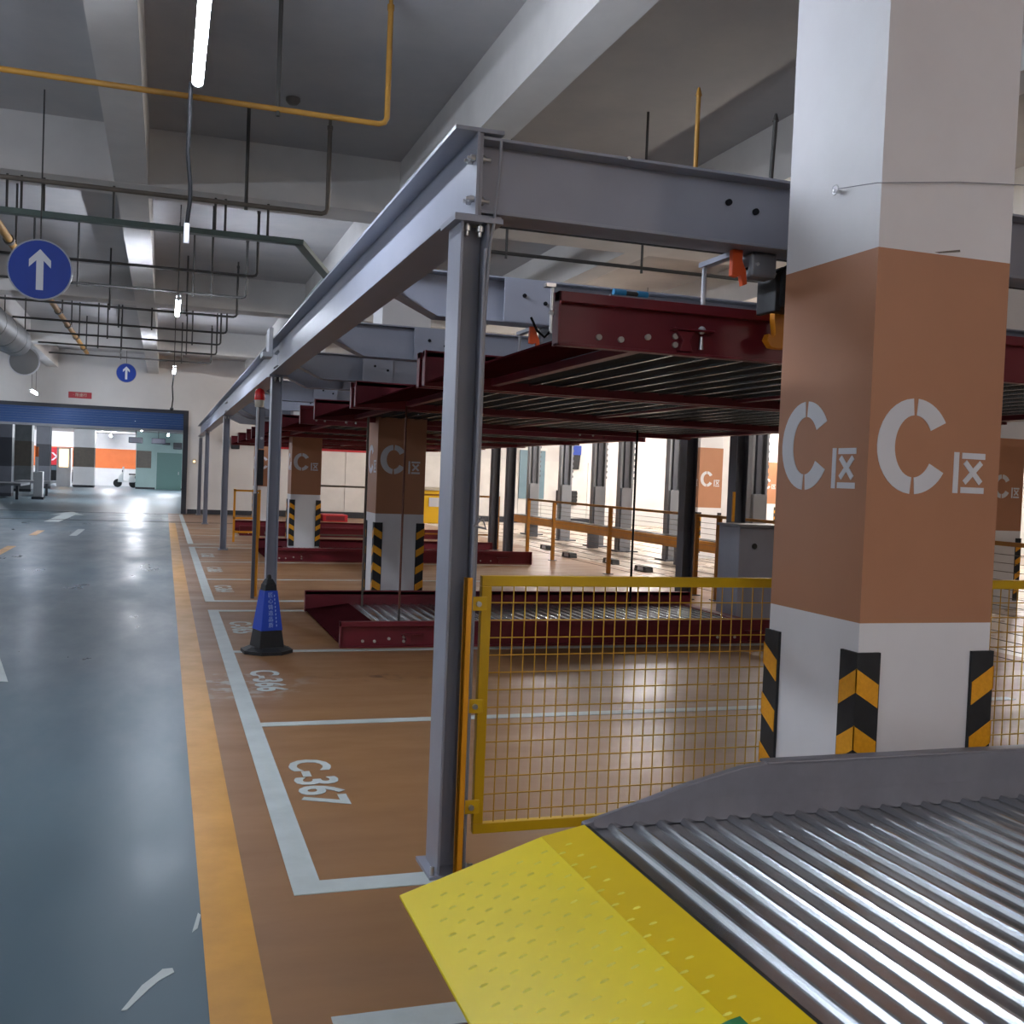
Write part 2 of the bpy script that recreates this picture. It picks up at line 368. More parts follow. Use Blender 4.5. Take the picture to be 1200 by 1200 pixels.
# eye screw with wire, scratch on the nearest pillar
es = thing('eye_screw', 'small eye screw with a thin stretched wire on the nearest pillar', 'hook', (2.37, 3.39, 2.72))
MB().cyl((2.37, 3.39, 2.72), (2.335, 3.39, 2.72), .008, 8).build('screw', M['bolt'], es)
MB().tube([(2.335+.0*math.cos(t), 3.375+.018*math.cos(t), 2.72+.018*math.sin(t)) for t in [2*math.pi*k/12 for k in range(13)]], .003, 6).build('ring', M['bolt'], es)
MB().tube([(2.335, 3.36, 2.72), (2.34, 3.135, 2.686), (2.7, 3.14, 2.735), (3.05, 3.14, 2.765), (3.5, 3.2, 2.80)], .0018, 5).build('wire', M['cable_g'], es)
MB().prism([(2.61, 2.476), (2.72, 2.496), (2.722, 2.488), (2.63, 2.474)], 'y', 3.1485, 3.151).build('scratch', M['pipe_b'], P1)
# ================================================================== STEEL FRAME
ST = M['steel']
def hpost(x0, x1, y0, y1, z1, label, m=ST, t=.011, plates=True, cat='post'):
    p = thing('steel_post', label, cat, (x0, y0, 0))
    ym = (y0+y1)/2
    B(x0, x0+t, y0, y1, .015, z1-.02).build('flange', m, p, .002)
    B(x1-t, x1, y0, y1, .015, z1-.02).build('flange', m, p, .002)
    B(x0+t, x1-t, ym-.005, ym+.005, .015, z1-.02).build('web', m, p)
    B(x0-.035, x1+.035, y0-.02, y1+.03, 0, .015).build('base_plate', m, p)
    B(x0-.03, x1+.05, y0-.015, y1+.02, z1-.02, z1).build('top_plate', m, p)
    if plates:
        for xx in (x0+.032, x1-.032):
            MB().cyl((xx, y0+.03, z1-.07), (xx, y0+.03, z1-.02), .009, 6).cyl((xx, y0+.03, z1-.05), (xx, y0+.03, z1-.03), .016, 6).build('bolt', M['bolt'], p)
        for xx, yy in ((x0-.02, y0+.0), (x1+.02, y0)):
            MB().cyl((xx, yy, .015), (xx, yy, .05), .009, 6).build('anchor_bolt', M['bolt'], p)
    return p
YP = (4.0, 11.55, 21.1, 30.6, 36.3)
LBL = ['tall grey steel post nearest the camera, beside the yellow mesh fence', 'grey steel post behind the black traffic cone',
       'third grey steel post along the aisle, beyond the red warning light', 'fourth thin grey steel post near the far wall', 'last thin grey steel post, against the far wall']
for y, l in zip(YP, LBL): hpost(1.075, 1.192, y, y+.19, 2.62, l)
def hbeam_y(y0, y1, label, bolts=True):
    b = thing('long_beam', label, 'beam', (1.14, y0, 2.62))
    B(1.042, 1.242, y0, y1, 2.955, 2.972).build('top_flange', ST, b, .002)
    B(1.052, 1.242, y0, y1, 2.62, 2.634).build('bottom_flange', ST, b, .002)
    B(1.132, 1.143, y0, y1, 2.634, 2.955).build('web', ST, b)
    if bolts:
        for yy in (y0+.03, y0+.075, y1-.06, y1-.12):
            for z in (2.70, 2.86): MB().cyl((1.132, yy, z), (1.112, yy, z), .013, 6).cyl((1.112, yy, z), (1.10, yy, z), .007, 6).build('bolt', M['bolt'], b)
    return b
ends = [4.0, 11.62, 21.2, 30.7, 36.8]
LB = ['long grey steel beam running from the nearest post to the second post', 'grey steel beam from the second to the third post',
      'grey steel beam from the third to the fourth post', 'short grey steel beam reaching the far wall']
for i in range(4): hbeam_y(ends[i]+.01, ends[i+1]-.01, LB[i])
def cross_beam(y, label, taper=False, x1=6.98, near=False):
    b = thing('steel_cross_beam', label, 'beam', (1.15, y, 2.64))
    z0, z1, x0 = 2.645, 2.945, 1.152
    if taper: MB().prism([(x0, z1), (x0, z1-.10), (x0+.08, z1-.10), (x0+.52, z0), (x1, z0), (x1, z1)], 'y', y+.085, y+.095).build('web', ST, b)
    else: B(x0, x1, y+.085, y+.095, z0, z1).build('web', ST, b)
    xs = x0+.52 if taper else x0
    B(x0, x1, y, y+.18, z1-.012, z1).build('top_flange', ST, b, .002)
    B(xs, x1, y, y+.18, z0, z0+.012).build('bottom_flange', ST, b, .002)
    if taper:
        MB().prism([(x0+.08, z1-.10), (x0+.52, z0), (x0+.52, z0+.012), (x0+.08, z1-.088)], 'y', y, y+.18).build('sloping_flange', ST, b)
        B(2.12, 2.47, y-.006, y+.005, z0+.005, z1-.005).build('splice_plate', ST, b, .002)
        for xx, z in ((2.26, 2.83), (2.41, 2.79)): MB().cyl((xx, y-.006, z), (xx, y-.016, z), .014, 10).build('bolt', M['dark'], b)
    else:
        B(x0-.006, x0+.008, y, y+.18, z0-.01, z1+.03).build('end_plate', ST, b, .002)
        for z in (2.70, 2.865): MB().cyl((x0+.008, y+.04, z), (x0+.05, y+.04, z), .008, 6).cyl((x0+.008, y+.04, z), (x0+.025, y+.04, z), .016, 6).build('bolt', M['bolt'], b)
        for xx, z in ((2.30, 2.84), (2.435, 2.815)): MB().cyl((xx, y+.085, z), (xx, y+.07, z), .014, 10).build('bolt', M['dark'], b)
        MB().cyl((1.78, y, z1-.006), (1.78, y-.012, z1-.006), .007, 8).build('rivet', M['bolt'], b)
    return b
cross_beam(4.02, 'wide grey steel cross beam from the nearest post to the big pillar', near=True)
CB = [(6.72, 'grey steel cross beam with sloped end behind the nearest upper red pallet'), (9.38, 'dark grey sloped-end cross beam over the second upper red pallet'),
      (11.98, 'grey sloped-end cross beam at the end of the first lifting frame'), (13.35, 'first grey cross beam of the lifting frame behind the traffic cone'),
      (16.1, 'second cross beam of the frame beyond the second post'), (18.7, 'third cross beam of the frame beyond the second post'), (21.4, 'cross beam meeting the third steel post'),
      (22.62, 'far cross beam past the third post'), (25.4, 'farthest cross beam near the fourth post')]
for y, l in CB: cross_beam(y, l, True)
RP = [(4.0, 'dark rear steel post right of the big pillar'), (11.85, 'dark rear post left of the pale far pillar'), (13.2, 'dark glossy rear post left of the sunlit pillar'),
      (21.2, 'dark rear post with its foot on the far ground pallet'), (22.3, 'slim dark rear post beside the orange rear fence end')]
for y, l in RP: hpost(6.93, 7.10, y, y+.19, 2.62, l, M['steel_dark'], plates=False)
ra = thing('edge_strip', 'short amber strip on the dark rear post beside the grey cabinet', 'strip', (6.90, 11.8, 1.1)); B(6.9, 6.928, 11.83, 11.86, 1.17, 1.55).build('strip', M['amber'], ra)
rb = thing('rear_beam', 'dark steel beam on top of the rear posts', 'beam', (7.0, 4, 2.62))
B(6.92, 7.12, 3.9, 22.6, 2.955, 2.97).build('top_flange', M['steel_dark'], rb); B(6.92, 7.12, 3.9, 22.6, 2.62, 2.634).build('bottom_flange', M['steel_dark'], rb)
B(7.01, 7.02, 3.9, 22.6, 2.634, 2.955).build('web', M['steel_dark'], rb)
# thin cable down the nearest post
cb = thing('conduit_cable', 'thin grey cable hanging down the right side of the nearest post', 'cable', (1.2, 4.0, 1.0))
MB().tube([(1.225, 4.0, 2.93), (1.222, 3.995, 2.80), (1.205, 3.99, 2.60), (1.19, 3.985, 2.52), (1.178, 3.985, 2.2), (1.176, 3.985, 1.8), (1.172, 3.985, 1.5), (1.176, 3.985, 1.35)], .006, 6).build('cable', M['cable_g'], cb)
MB().tube([(1.172, 3.987, 2.5), (1.170, 3.987, 1.6), (1.168, 3.987, .2)], .008, 6).build('conduit', M['steel'], cb)
MB().tube([(1.165, 3.98, 1.41), (1.20, 3.97, 1.44), (1.215, 3.975, 1.40), (1.165, 3.98, 1.41)], .006, 6).build('knot', M['cable_g'], cb)
# white box on the beam joint
wbx = thing('junction_bracket', 'white angled box at the beam joint above the second post', 'box', (1.0, 11.2, 2.8))
B(.99, 1.03, 11.1, 11.4, 2.80, 3.06).build('upright', M['sign_white'], wbx, .004); B(.93, 1.03, 11.1, 11.4, 2.76, 2.81).build('foot', M['sign_white'], wbx, .004)
# ================================================================== PARKING PALLETS
def corr(x0, x1, y0, y1, z, pitch, h=.016, rw=.044, th=.0015, nseg=6):
    """corrugated sheet, rounded ridges along y"""
    prof = []; x = x0
    while x < x1-1e-6:
        v = pitch-rw
        prof += [(x, z), (x+v, z)]
        for k in range(1, nseg):
            t = k/nseg; prof.append((x+v+rw*t, z+h*math.sin(math.pi*t)**.75))
        x += pitch
    prof.append((x, z))
    mb = MB(); n = len(prof); vs = []
    for zz in (0, -th):
        for yy in (y0, y1): vs += [(px, yy, pz+zz) for px, pz in prof]
    for i in range(n-1):
        flat = prof[i][1] == z and prof[i+1][1] == z
    fs = []
    for i in range(n-1): fs += [(i, i+1, n+i+1, n+i), (2*n+i+1, 2*n+i, 3*n+i, 3*n+i+1)]
    mb._add(vs, fs); return mb
def make_pallet(loc, label, red, L=4.9, Wd=2.60):
    X, Y, Z = loc
    p = thing('parking_pallet', label, 'pallet', loc, 'red parking pallets')
    for s, y0, lab in ((1, Y, 'near'), (-1, Y+Wd, 'far')):
        def yy(a): return y0+s*a
        b = MB().box(X, X+L, yy(.05), yy(.058), Z+.01, Z+.23).box(X, X+L, yy(0), yy(.058), Z+.195, Z+.24).box(X, X+L, yy(.0), yy(.058), Z, Z+.012)
        b.box(X, X+.012, yy(0), yy(.075), Z, Z+.24).box(X+L-.012, X+L, yy(0), yy(.075), Z, Z+.24)
        sb = b.build('side_beam', red, p, .002)
        if s == 1:
            for bx, bz in ((.215, .055), (.325, .053), (.46, .075), (3.9, .055), (4.1, .055), (.60, .09), (.60, .05)):
                MB().cyl((X+bx, yy(.05), Z+bz), (X+bx, yy(.036), Z+bz), .014, 10).build('bolt_cap', M['capw'], sb)
            for bx in (.66, 4.3):
                MB().prism([(X+bx-.07, Z+.115), (X+bx+.03, Z+.115), (X+bx+.0, Z+.07), (X+bx+.02, Z+.02), (X+bx-.05, Z+.02), (X+bx-.035, Z+.07)], 'y', yy(.012), yy(.05)).box(X+bx-.09, X+bx+.12, yy(-.01), yy(.05), Z+.115, Z+.124).build('hanger_bracket', red, sb, .004)
    MB().prism([(X+.01, Z+.02), (X+.5, Z+.086), (X+.5, Z+.094), (X+.01, Z+.03)], 'y', Y+.06, Y+Wd-.06).build('entry_plate', M['red2'], p)
    corr(X+.5, X+L-.15, Y+.06, Y+Wd-.06, Z+.078, .11).build('deck', M['zinc'], p, label='galvanised corrugated deck')
    B(X+.5, X+L-.15, Y+.06, Y+Wd-.06, Z+.060, Z+.066).build('underside_shade', M['dark'], p)  # near-black sheet added to stand for the shade under the deck
    mb = MB(); k = X+.55
    while k < X+L-.2:
        mb.box(k, k+.016, Y+.06, Y+Wd-.06, Z+.044, Z+.0605); k += .20
    stuff(mb.build('underside_ribs', M['zinc'], p, label='bare zinc ribs under the deck'))
    B(X+.47, X+.53, Y+.06, Y+Wd-.06, Z+.03, Z+.075).build('cross_member', red, p); B(X+2.4, X+2.46, Y+.06, Y+Wd-.06, Z+.03, Z+.075).build('cross_member', red, p)
    B(X+L-.16, X+L-.01, Y+.06, Y+Wd-.06, Z+.02, Z+.09).build('rear_plate', red, p)
    return p
proto = make_pallet((1.645, 4.4, 2.205), 'nearest upper red parking pallet, its bolted side beam facing the camera', M['red'])
def dup(src, loc, label, m=None):
    c = copy_tree(src); c.location = loc; c['label'] = label; ROOT[c.name] = Vector(loc)
    return c
for loc, l in (((1.645, 7.09, 2.205), 'second upper red pallet, end visible left of the nearest steel post'), ((1.645, 9.85, 2.205), 'third upper red pallet above the nearest red ground pallet'),
               ((1.645, 13.74, 2.205), 'upper red pallet hanging behind the second steel post'), ((1.645, 16.5, 2.205), 'middle upper red pallet of the second lifting frame'),
               ((1.645, 19.15, 2.205), 'last upper red pallet of the second lifting frame, over the far ground pallet'), ((1.645, 23.0, 2.205), 'upper red pallet beyond the third steel post'),
               ((1.645, 25.8, 2.205), 'far upper red pallet above the farthest small pillar')):
    dup(proto, loc, l)
dup(proto, (1.565, 9.52, .0), 'nearest red pallet standing on the ground in front of the second pillar')
dup(proto, (1.75, 18.7, .0), 'dark red ground pallet in front of the third pillar')
dup(proto, (1.75, 25.8, .0), 'far red ground pallet close to the white sheet wall')
# hanging rods, hooks, motors of the near frame
def sling(x, y, z0, z1, label):
    s = thing('hanging_rod', label, 'rod', (x, y, z0), 'white lifting rods')
    B(x-.02, x+.02, y-.30, y+.02, 2.622, 2.645).build('support_arm', M['steel'], s)
    MB().cyl((x, y, z0+.16), (x, y, z1), .011, 8).build('rod', M['sign_white'], s)
    for z in (z0+.02, z0+.11): MB().ball((x, y, z+.02), .019).build('link', M['sign_white'], s)
    MB().cyl((x, y, z0-.05), (x, y, z0+.01), .012, 8, .007).build('eye_bolt', M['bolt'], s)
def lock(x, y, label):
    h = thing('safety_hook', label, 'hook', (x, y, 2.5), 'orange safety hooks')
    MB().prism([(x-.022, 2.645), (x+.03, 2.645), (x+.028, 2.60), (x+.048, 2.56), (x+.056, 2.50), (x+.034, 2.49), (x+.024, 2.535), (x+.006, 2.525), (x-.022, 2.53)], 'y', y, y+.03).build('hook_blade', M['orange'], h, .003)
    B(x+.07, x+.20, y-.005, y+.09, 2.535, 2.645).build('solenoid', M['motor'], h, .012)
    MB().cyl((x+.10, y-.005, 2.59), (x+.10, y-.012, 2.59), .008, 8).build('screw', M['bolt'], h)
for y, l in ((4.11, 'nearest orange safety hook with grey solenoid under the wide grey cross beam'), (6.80, 'second orange safety hook, behind the nearest upper red pallet'), (9.46, 'farthest orange safety hook on the first frame')): lock(2.36, y, l)
for y, l in ((4.4, 'white hanging rod on the nearest upper red pallet'), (7.09, 'white hanging rod of the second upper red pallet'), (9.85, 'white hanging rod of the third upper red pallet'), (13.74, 'white hanging rod of the pallet behind the second post'),
             (16.5, 'white hanging rod of the middle pallet of the second frame'), (19.15, 'white hanging rod of the last pallet of the second frame'), (23.0, 'white hanging rod of the pallet beyond the third post'), (25.8, 'white hanging rod of the farthest upper pallet')):
    sling(2.37, y+.022, 2.29, 2.63, l)
mt = thing('drive_motor', 'dark boxy drive motor beside the big pillar under the cross beam', 'motor', (2.6, 4.2, 2.4))
B(2.60, 2.80, 4.13, 4.32, 2.42, 2.60).build('body', M['black'], mt, .01); B(2.58, 2.61, 4.14, 4.30, 2.40, 2.58).build('end_cap', M['black'], mt, .006)
MB().tube([(2.47, 4.15, 2.645), (2.44, 4.14, 2.58), (2.40, 4.14, 2.56)], .006, 6).build('cable', M['cable'], mt)
MB().tube([(2.48, 4.15, 2.645), (2.52, 4.13, 2.585), (2.57, 4.13, 2.56)], .007, 6).build('cable', M['cable_g'], mt)
MB().tube([(2.57, 4.12, 2.57), (2.62, 4.11, 2.60), (2.68, 4.12, 2.58)], .007, 6).build('cable', M['cable'], mt)
hk = thing('lifting_hook', 'amber steel hook beside the big pillar, against the red beam', 'hook', (2.72, 4.36, 2.28))
MB().prism([(2.78, 2.50), (2.70, 2.50), (2.70, 2.40), (2.71, 2.33), (2.70, 2.315), (2.675, 2.33), (2.662, 2.30), (2.69, 2.265), (2.72, 2.262), (2.78, 2.265)], 'y', 4.33, 4.375).build('hook_plate', M['hook'], hk, .003)
sn = thing('limit_switch', 'small blue-ended limit switch lying on the nearest upper pallet', 'switch', (1.98, 4.45, 2.445))
B(1.90, 2.12, 4.42, 4.50, 2.4455, 2.455).build('base', M['motor'], sn)
MB().cyl((1.925, 4.45, 2.472), (1.985, 4.45, 2.472), .016, 10).build('coupling', M['teal'], sn); MB().cyl((2.045, 4.45, 2.472), (2.095, 4.45, 2.472), .016, 10).build('coupling', M['teal'], sn)
MB().cyl((1.985, 4.45, 2.472), (2.045, 4.45, 2.472), .011, 8).build('spindle', M['pipe_d'], sn)
vb = thing('end_sensor', 'slim silver bracket rod at the left end of the nearest upper pallet', 'bracket', (1.62, 4.42, 2.2))
MB().cyl((1.625, 4.44, 2.26), (1.625, 4.44, 2.47), .008, 8).box(1.59, 1.635, 4.42, 4.46, 2.462, 2.478).build('rod', M['bolt'], vb)
MB().ball((1.625, 4.44, 2.35), .014).build('knob', M['sign_white'], vb)
MB().tube([(1.625, 4.44, 2.27), (1.60, 4.45, 2.24), (1.57, 4.47, 2.27), (1.55, 4.5, 2.33)], .006, 6).build('cable', M['cable'], vb)
# long vertical ropes near the rear and pillar two
for x, y, z0, l in ((2.22, 12.05, 0, 'rusty dark hoist rope left of the second pillar'), (5.55, 11.9, 0, 'thin black hoist rope in front of the rear white wall')):
    r = MB().tube([(x, y, z0), (x, y, 2.3)], .014, 6).build('hoist_rope', M['pipe_b'] if x < 3 else M['cable'], loc=(x, y, z0)); tag(r, l, 'rope')
r = thing('hanging_rope', 'reddish hoist rope hanging over the nearest ground pallet', 'rope', (2.12, 9.6, .05))
MB().cyl((2.12, 9.6, .35), (2.12, 9.6, 2.3), .010, 6).build('rope', M['rope'], r)
MB().cyl((2.12, 9.6, .22), (2.12, 9.6, .35), .012, 6).build('coupling', M['pipe_d'], r)
MB().ball((2.12, 9.6, .07), .022).cyl((2.12, 9.6, .07), (2.12, 9.6, .22), .006, 6).build('weight', M['sign_white'], r)
# control column with strobe at the second frame
cc = thing('control_column', 'grey control column with amber strip left of the second post', 'column', (1.08, 13.3, 0))
B(1.06, 1.10, 13.28, 13.34, 0, 2.36).build('dark_angle', M['steel_dark'], cc)
B(1.10, 1.135, 13.3, 13.33, .02, 1.3).build('amber_strip', M['amber'], cc)
B(1.085, 1.165, 13.3, 13.38, 1.85, 2.36).build('upper_channel', M['steel'], cc, .003)
B(1.095, 1.165, 13.26, 13.36, 1.40, 1.84).build('control_box', M['black'], cc, .006)
MB().cyl((1.07, 13.25, 1.3), (1.07, 13.25, 2.36), .016, 10).build('pole', M['sign_white'], cc)
MB().cyl((1.13, 13.26, 1.98), (1.13, 13.24, 1.98), .018, 10).build('knob', M['sign_white'], cc)
sl = thing('warning_light', 'red warning light on a beige base beneath the long beam', 'light', (1.09, 13.25, 2.36))
MB().cyl((1.09, 13.25, 2.36), (1.09, 13.25, 2.445), .055, 14).build('base', M['beige'], sl)
MB().lathe([(.062, 0), (.066, .03), (.06, .09), (.045, .13), (.01, .145)], (1.09, 13.25, 2.445), 14).build('lens', M['strobe'], sl)
# ================================================================== YELLOW FENCE
fn = thing('mesh_fence', 'bright yellow wire mesh fence between the nearest post and the big pillar', 'fence', (1.235, 4.05, 0))
fx0, fx1, fy, fz0, fz1 = 1.232, 4.75, 4.05, .150, 1.205
for z0, z1, n in ((fz1-.042, fz1, 'top_rail'), (fz0, fz0+.042, 'bottom_rail')): B(fx0, fx1, fy, fy+.035, z0, z1).build(n, M['yellow'], fn, .003)
for xx in (fx0, fx1-.042): B(xx, xx+.042, fy, fy+.035, fz0+.042, fz1-.042).build('side_rail', M['yellow'], fn, .003)
wv = None; x = fx0+.042+.05
while x < fx1-.06:
    if wv is None: wv = MB().cyl((x, fy+.02, fz0+.04), (x, fy+.02, fz1-.04), .0028, 5).build('vertical_wire', M['wire'], fn); wx = x
    else: c = wv.copy(); COL.objects.link(c); c.parent = fn; c.location = (x-wx, 0, 0)
    x += .0508
wh = None; z = fz1-.11
while z > fz0+.06:
    if wh is None: wh = MB().cyl((fx0+.04, fy+.014, z), (fx1-.04, fy+.014, z), .0028, 5).build('horizontal_wire', M['wire'], fn); wz = z
    else: c = wh.copy(); COL.objects.link(c); c.parent = fn; c.location = (0, 0, z-wz)
    z -= .0715
B(4.2, 4.26, fy, fy+.05, 0, fz1).build('end_post', M['amber_old'], fn)
stp = thing('edge_strip', 'amber yellow edge strip standing on the nearest post', 'strip', (1.14, 3.98, 0))
MB().box(1.14, 1.168, 3.965, 3.985, 0, 1.205).box(1.14, 1.148, 3.965, 4.0, 0, 1.205).build('angle', M['amber'], stp, .002)
for z in (1.10, .69, .284):
    k = B(1.166, 1.236, 3.985, 3.995, z-.028, z+.028).build('fixing_tab', M['yellow'], stp, .003)
    MB().cyl((1.20, 3.985, z), (1.20, 3.972, z), .011, 8).build('bolt', M['bolt'], k)
# ================================================================== FOREGROUND DECK
dz, yr = .547, 2.95
pn = thing('parking_deck', 'raised grey corrugated parking deck with yellow entry plate in the foreground', 'deck', (1.27, 1.7, 0))
corr(1.275, 6.0, .60, yr+.005, dz-.012, .0835, h=.015, rw=.031).build('corrugated_deck', M['zinc'], pn)
prof = [(1.255, dz-.04), (1.255, dz+.004), (1.36, dz+.032), (1.60, dz+.105), (1.80, dz+.152), (1.89, dz+.162), (6.0, dz+.162), (6.0, dz-.04)]
MB().prism(prof, 'y', yr, yr+.03).build('side_rail', M['zinc_rail'], pn, .004)
B(1.89, 6.0, yr-.004, yr+.05, dz+.156, dz+.166).build('rail_lip', M['zinc_rail'], pn, .004)
mb = MB(); vs = []; n = 0; x = 1.285
while x < 5.95:
    t = ((x-1.275)/.0835) % 1.0; wv_ = abs(math.sin(math.pi*t))
    vs += [(x, yr-.0005, dz+min(.06, .012+(x-1.275)*.3)), (x, yr-.0015-.0015*wv_, dz+min(.022, .006+(x-1.275)*.1)), (x, yr-.003-.006*wv_, dz-.010+.012*(1-wv_))]; n += 1; x += .0835/8
mb._add(vs, [(3*i+j, 3*i+j+1, 3*i+j+4, 3*i+j+3) for i in range(n-1) for j in (0, 1)], True)
stuff(mb.build('scalloped_edge', M['zinc_rail'], pn))
MB().prism(prof, 'y', .55, .58).build('side_rail', M['zinc_rail'], pn, .004)
# yellow entry plate, bent in two
MB().prism([(.683, .373), (.683, .381), (1.115, .522), (1.115, .514)], 'y', .62, yr).build('entry_plate', M['plate'], pn, .0015)
MB().prism([(1.115, .514), (1.115, .522), (1.255, .549), (1.255, .541)], 'y', .62, yr).build('plate_top_strip', M['plate2'], pn)
B(1.256, 1.272, .6, yr, dz-.03, dz-.002).build('rubber_seam', M['black'], pn)
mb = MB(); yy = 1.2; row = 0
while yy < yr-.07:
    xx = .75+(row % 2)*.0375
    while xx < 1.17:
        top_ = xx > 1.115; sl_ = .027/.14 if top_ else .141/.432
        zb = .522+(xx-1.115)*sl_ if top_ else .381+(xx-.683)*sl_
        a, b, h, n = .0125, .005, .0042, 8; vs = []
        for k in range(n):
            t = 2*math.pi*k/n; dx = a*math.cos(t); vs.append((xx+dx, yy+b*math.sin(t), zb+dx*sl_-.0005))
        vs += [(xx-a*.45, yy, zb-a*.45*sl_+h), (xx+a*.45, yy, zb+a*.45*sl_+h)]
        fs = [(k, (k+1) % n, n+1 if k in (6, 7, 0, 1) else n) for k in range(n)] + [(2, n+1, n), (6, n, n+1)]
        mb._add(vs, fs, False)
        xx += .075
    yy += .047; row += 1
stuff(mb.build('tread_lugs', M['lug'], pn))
zt = lambda x: .522+(x-1.115)*(.027/.14) if x > 1.115 else .381+(x-.683)*(.141/.432)
tg = MB().prism([(1.02, zt(1.02)), (1.02, zt(1.02)+.003), (1.115, .525), (1.115, .522)], 'y', 1.70, 1.835)
tg.prism([(1.115, .522), (1.115, .525), (1.14, zt(1.14)+.003), (1.14, zt(1.14))], 'y', 1.70, 1.835)
tgo = tg.build('number_tag', M['green'], pn, label='green tag with a white round letter')
mb = MB(); n = 24; vs = []
for k in range(n):
    t = 2*math.pi*k/n
    for r_ in (1, .66):
        px, py = 1.062+.030*r_*math.cos(t), 1.768+.046*r_*math.sin(t); vs.append((px, py, zt(px)+.0042))
mb._add(vs, [(2*k, 2*((k+1) % n), 2*((k+1) % n)+1, 2*k+1) for k in range(n)]); mb.build('tag_letter', M['sign_white'], tgo)
# steel support frame the deck rests on
for x0 in (1.35, 5.6): B(x0, x0+.1, .62, yr-.02, .0, dz-.04).build('support_frame', M['steel_dark'], pn)
for y0 in (.62, yr-.12): B(1.35, 5.7, y0, y0+.08, dz-.14, dz-.03).build('support_beam', M['steel_dark'], pn)
# ================================================================== TRAFFIC CONE
tc = thing('traffic_cone', 'black square traffic cone with blue lettered sleeve beside the white line', 'cone', (.90, 9.38, 0))
c = Vector((.90, 9.38)); 
def sq(h0, w0, h1, w1, mb, ang=.12):
    def ring(h, w_):
        pts = []
        for a in range(8):
            t = math.radians(45*a+22.5)+ang; r_ = w_*(1.0)
            pts.append((c.x+r_*math.cos(t)*1.06, c.y+r_*math.sin(t)*1.06, h))
        return pts
    vs = ring(h0, w0)+ring(h1, w1)
    return mb._add(vs, [(i, (i+1) % 8, 8+(i+1) % 8, 8+i) for i in range(8)] + [tuple(range(8))[::-1], tuple(range(8, 16))])
def sq4(h0, w0, h1, w1, mb, ang=.30):
    def ring(h, w_):
        return [(c.x+w_*1.414*math.cos(math.radians(90*a+45)+ang), c.y+w_*1.414*math.sin(math.radians(90*a+45)+ang), h) for a in range(4)]
    vs = ring(h0, w0)+ring(h1, w1)
    return mb._add(vs, [(i, (i+1) % 4, 4+(i+1) % 4, 4+i) for i in range(4)] + [(3, 2, 1, 0), (4, 5, 6, 7)])
mb = MB(); sq(0, .215, .03, .215, mb); sq(.03, .205, .055, .15, mb); mb.build('base', M['black'], tc)
mb = MB(); sq4(.05, .115, .60, .050, mb); sq4(.60, .048, .645, .026, mb); sq4(.645, .020, .68, .014, mb); mb.build('body', M['black'], tc, .006)
mb = MB(); sq4(.20, .115-.15*.1182+.003, .545, .115-.495*.1182+.003, mb); slv = mb.build('sleeve', M['cone_blue'], tc, .003)
th = .30; fn_ = Vector((math.sin(th), -math.cos(th), 0)); ex = Vector((math.cos(th), math.sin(th), 0))
for k, ch in enumerate('匠心铸造品质'):
    z = .505-k*.052; hw = .115-(z-.05)*.1182+.0045
    o = Vector((c.x, c.y, z))+fn_*hw-ex*.008
    text_obj('sleeve_letter', ch, .047, M['cone_text'], slv, frame_mat(o, ex, (fn_.x*-.118, fn_.y*-.118, 1)), .0008)
for k in range(9):
    z = .50-k*.032; hw = .115-(z-.05)*.1182+.0045; o = Vector((c.x, c.y, z))+fn_*hw+ex*(.028+.002*k)
    mb = MB(); pts = [o+ex*dx+Vector((0, 0, dz_)) for dx, dz_ in ((-.004, -.009), (.004, -.009), (.004, .009), (-.004, .009))]
    mb._add(pts+[q+fn_*.001 for q in pts], [(0, 1, 2, 3), (7, 6, 5, 4), (0, 1, 5, 4), (1, 2, 6, 5), (2, 3, 7, 6), (3, 0, 4, 7)]); mb.build('small_print', M['cone_text'], slv)
# ================================================================== SIGNS, LAMPS
def arrow_sign(x, y, z, r, label, ztop):
    s = thing('arrow_sign', label, 'sign', (x, y, z))
    MB().cyl((x, y, z), (x, y+.02, z), r, 40).build('rim', M['rim'], s); MB().cyl((x, y-.004, z), (x, y+.001, z), r*.95, 40).build('disc', M['sign_blue'], s)
    k = r/.3
    pts = [(-.033, -.20), (.033, -.20), (.033, .09), (.10, .02), (.10, .095), (0, .20), (-.10, .095), (-.10, .02), (-.033, .09)]
    MB().prism([(x+a*k, z+b*k) for a, b in pts], 'y', y-.007, y-.003).build('arrow', M['sign_white'], s)
    for dx in (0,): MB().cyl((x+dx*k, y+.01, z+r*.85), (x+dx*k, y+.01, ztop), .008, 6).build('hanger', M['pipe_d'], s)
arrow_sign(-1.215, 11.4, 3.48, .30, 'near round blue sign with white up arrow hanging over the aisle', ZS)
arrow_sign(-1.227, 36.0, 4.51, .31, 'far small round blue up-arrow sign in front of the far wall', ZS)
rs = thing('red_sign', 'small red sign on the far wall above the opening', 'sign', (-2.65, 36.98, 3.77))
B(-3.0, -2.30, 36.96, 37, 3.67, 3.87).build('panel', M['sign_red'], rs)
text_obj('sign_lettering', '· 限速行', .12, M['beige'], rs, frame_mat((-2.65, 36.955, 3.77), (1, 0, 0), (0, 0, 1)), .001)
